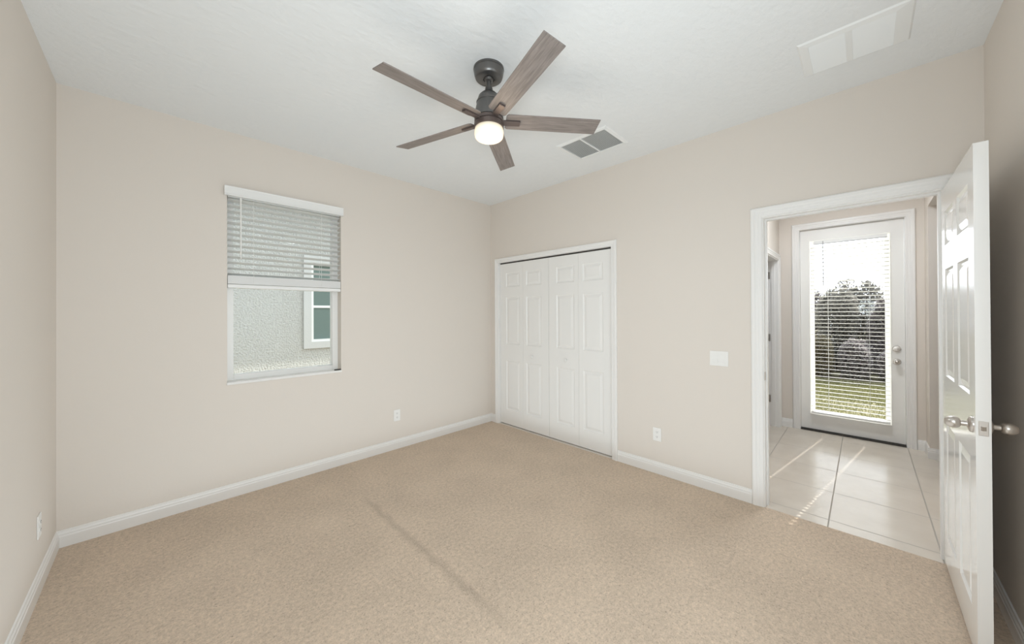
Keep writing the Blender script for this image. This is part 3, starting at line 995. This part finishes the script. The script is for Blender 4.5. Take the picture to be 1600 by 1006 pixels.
for k in range(5):
    A = PH + k * 2 * PI / 5
    base = Matrix.Translation((0, 0, HZ)) @ tilt @ Matrix.Rotation(A, 4, 'Z') @ Matrix.Rotation(PITCH, 4, 'X')
    r0, r1, w0, w1, th = 0.100, 0.677, 0.112, 0.117, 0.006
    b_ = MB()
    pts = [(r0, -w0 / 2 * 0.82), (r0 + 0.012, -w0 / 2), (r1, -w1 / 2), (r1, w1 / 2), (r0 + 0.012, w0 / 2), (r0, w0 / 2 * 0.82)]
    n = len(pts)
    b_.add([(x, y, z) for z in (-th / 2, th / 2) for x, y in pts], [list(range(n))[::-1], list(range(n, 2 * n))] + [(i, (i + 1) % n, n + (i + 1) % n, n + i) for i in range(n)])
    bo = b_.build('blade', M['wood'], fan, 0.0012)
    bo.matrix_local = base
    br = MB()
    br.box(0.060, 0.185, -0.018, 0.018, -0.015, -0.0032)
    bk = br.build('blade_bracket', M['bronze'], bo, 0.002)
# lamp bulb light, from the shade itself
lamp('fan_lamp', 'POINT', 1.5, (1.0, 0.80, 0.58), (FX, FYc, H - 0.53), shadow_soft_size=0.07)
lamp('fan_lamp_down', 'AREA', 5, (0.90, 0.95, 1.0), (FX, FYc, H - 0.425), (FX, FYc, 0), shape='DISK', size=0.15)

# ------------------------------------------------------------------ outdoors
lawn = MB()
NX, NY = 60, 40
gx0, gx1, gy0_, gy1_ = XB + 0.18, 40.0, -25.0, 20.0
for i in range(NX + 1):
    for j in range(NY + 1):
        x = gx0 + (gx1 - gx0) * (i / NX) ** 1.8
        y = gy0_ + (gy1_ - gy0_) * j / NY
        lawn.v.append((x, y, -0.13 + 0.02 * math.sin(x * 1.7) * math.sin(y * 1.3) + random.uniform(-0.006, 0.006)))
for i in range(NX):
    for j in range(NY):
        q = i * (NY + 1) + j
        lawn.f.append((q, q + NY + 1, q + NY + 2, q + 1))
        lawn.smooth.append(True)
struct('ground_yard', lawn, M['lawn'], 'dry yellow green lawn ground outside the glass door', 'lawn')
gb = MB()
for _ in range(26000):
    x = 2.7 + 5.0 * random.random() ** 0.9
    y = -3.42 + (random.random() - 0.5) * 0.72 * (x + 3.2) * 0.42
    a = random.uniform(0, PI)
    h_ = random.uniform(0.03, 0.075)
    w_ = random.uniform(0.004, 0.008)
    lx, ly = random.gauss(0, 0.02), random.gauss(0, 0.02)
    z = -0.135
    gb.add([(x - w_ * math.cos(a), y - w_ * math.sin(a), z), (x + w_ * math.cos(a), y + w_ * math.sin(a), z), (x + lx, y + ly, z + h_)], [(0, 1, 2)])
g = gb.build('lawn_grass', M['blade'], None, fix=False)
tag(g, 'short yellow green grass outside the glass door', 'grass', kind='stuff')


def shrub(x, y, rx, ry, hgt, m, label, nleaf, ls, grp='wild shrubs beyond the lawn'):
    e = empty('wild_shrub', (x, y, -0.14))
    tag(e, label, 'shrub', grp)
    st = MB()
    for k in range(7):
        a = 2 * PI * k / 7 + random.random()
        p = [(0.06 * math.cos(a), 0.06 * math.sin(a), 0)]
        for q in range(1, 4):
            p.append((rx * 0.25 * q * math.cos(a), ry * 0.25 * q * math.sin(a), hgt * 0.27 * q))
        st.tube(p, 0.014, 6)
    st.build('stems', M['bark'], e)
    cr = MB()
    ph_ = [random.uniform(0, 6.28) for _ in range(4)]
    for _ in range(nleaf):
        a = random.uniform(0, 2 * PI)
        r_ = random.random() ** 0.42
        z_ = random.random() ** 0.8
        bump = 1.0 + 0.10 * math.sin(3 * a + ph_[0]) + 0.10 * math.sin(7 * z_ + ph_[1]) + random.gauss(0, 0.05)
        wid = min(1.0, 1.12 * (1 - z_ ** 9 * 0.6)) * bump
        wid = min(wid, 1.08)
        sq = max(abs(math.cos(a)), abs(math.sin(a))) ** 0.7
        top = hgt * (0.92 + 0.06 * math.sin(2 * a + ph_[2]) + 0.05 * math.sin(5 * a + ph_[3]))
        c = Vector((rx * r_ * wid * math.cos(a) / sq * 0.95, ry * r_ * wid * math.sin(a) / sq * 0.95, 0.05 + top * z_))
        q = Matrix.Rotation(random.uniform(0, 2 * PI), 3, 'Z') @ Matrix.Rotation(random.uniform(-1.2, 1.2), 3, 'X')
        s = ls * random.uniform(0.6, 1.4)
        cr.add([c + q @ Vector(p) for p in ((-s * 0.45, 0, 0), (0, -s, 0), (s * 0.45, 0, 0), (0, s, 0))], [(0, 1, 2, 3)])
    cr.build('foliage', m, e, fix=False)
    return e


shrub(8.3, -2.76, 0.40, 0.29, 0.95, M['leaf3'], 'low straw coloured brush at the lawn edge, left side of the door glass', 4500, 0.034)
shrub(8.3, -3.40, 0.40, 0.29, 0.88, M['leaf2'], 'low grey brown brush at the lawn edge, middle of the door glass', 4500, 0.034)
shrub(8.3, -4.04, 0.40, 0.29, 0.72, M['leaf2'], 'low grey brush at the lawn edge, right side of the door glass', 4000, 0.034)
shrub(9.6, -3.02, 0.44, 0.43, 2.12, M['leaf'], 'tall dark green shrub right behind the straw coloured brush', 13000, 0.040)
shrub(9.6, -4.02, 0.44, 0.43, 1.84, M['leaf2'], 'lower dark shrub at the right side of the door glass', 13000, 0.040)
shrub(10.8, -3.42, 0.50, 0.52, 2.42, M['leaf'], 'tallest dark shrub, standing behind all others in the middle of the door glass', 14000, 0.040)
shrub(10.8, -2.28, 0.50, 0.52, 2.22, M['leaf2'], 'dark shrub at the left edge of the door glass, behind the tall green one', 12000, 0.040)

# neighbouring house beyond the window
nb = empty('neighbour_house', (-1.0, 3.0, -0.3))
tag(nb, 'grey stucco neighbouring house with a white framed window, seen through the bedroom window', 'house')
NB = (-1.0, 3.0, -0.3)
nwx0, nwx1, nwz0, nwz1 = -1.343, -0.35, 0.977, 2.300
part(wall_with_holes(lambda s, t, z: (s, 3.0 + t, z), -7.0, 2.2, -0.3, 3.4, 0.25, [(nwx0, nwx1, nwz0, nwz1)]), 'stucco_wall', M['stucco'], nb, NB)
part(casing(lambda s, z, p: (s, 3.0 - p, z), nwx0, nwx1, nwz1, 1.0, nwz0 - 0.109, [(0, 0), (0, 0.03), (0.113, 0.03), (0.113, 0.0)]).box(nwx0, nwx1, 2.97, 3.0, nwz0 - 0.109, nwz0), 'window_surround', M['stucco_band'], nb, NB)
wf = MB().box(nwx0, nwx0 + 0.035, 2.985, 3.06, nwz0, nwz1).box(nwx1 - 0.035, nwx1, 2.985, 3.06, nwz0, nwz1).box(nwx0 + 0.035, nwx1 - 0.035, 2.985, 3.06, nwz0, nwz0 + 0.04).box(nwx0 + 0.035, nwx1 - 0.035, 2.985, 3.06, nwz1 - 0.04, nwz1)
wf.box(nwx0 + 0.035, nwx1 - 0.035, 3.01, 3.05, 1.545, 1.585)
wo = part(wf, 'window_frame', M['white_ext'], nb, NB)
pn = MB().box(nwx0 + 0.03, nwx1 - 0.03, 3.03, 3.036, nwz0 + 0.03, nwz1 - 0.03)
pn.v = [tuple(Vector(p) - Vector(NB)) for p in pn.v]
pn.build('pane', M['dusk_glass'], wo)
rf = MB()
rf.add([(-7.3, 2.5, 3.35), (2.5, 2.5, 3.35), (2.5, 2.5, 3.5), (-7.3, 2.5, 3.5), (-7.3, 6.0, 4.9), (2.5, 6.0, 4.9), (2.5, 6.0, 4.75), (-7.3, 6.0, 4.75)],
       [(0, 1, 2, 3), (3, 2, 5, 4), (4, 5, 6, 7), (7, 6, 1, 0), (0, 3, 4, 7), (1, 6, 5, 2)])
part(rf, 'roof', M['shingle'], nb, NB)
struct('ground_side_yard', MB().box(-8.0, 2.6, 0.18, 3.0, -0.4, -0.28), M['soil'], 'bare ground between the two houses', 'ground')
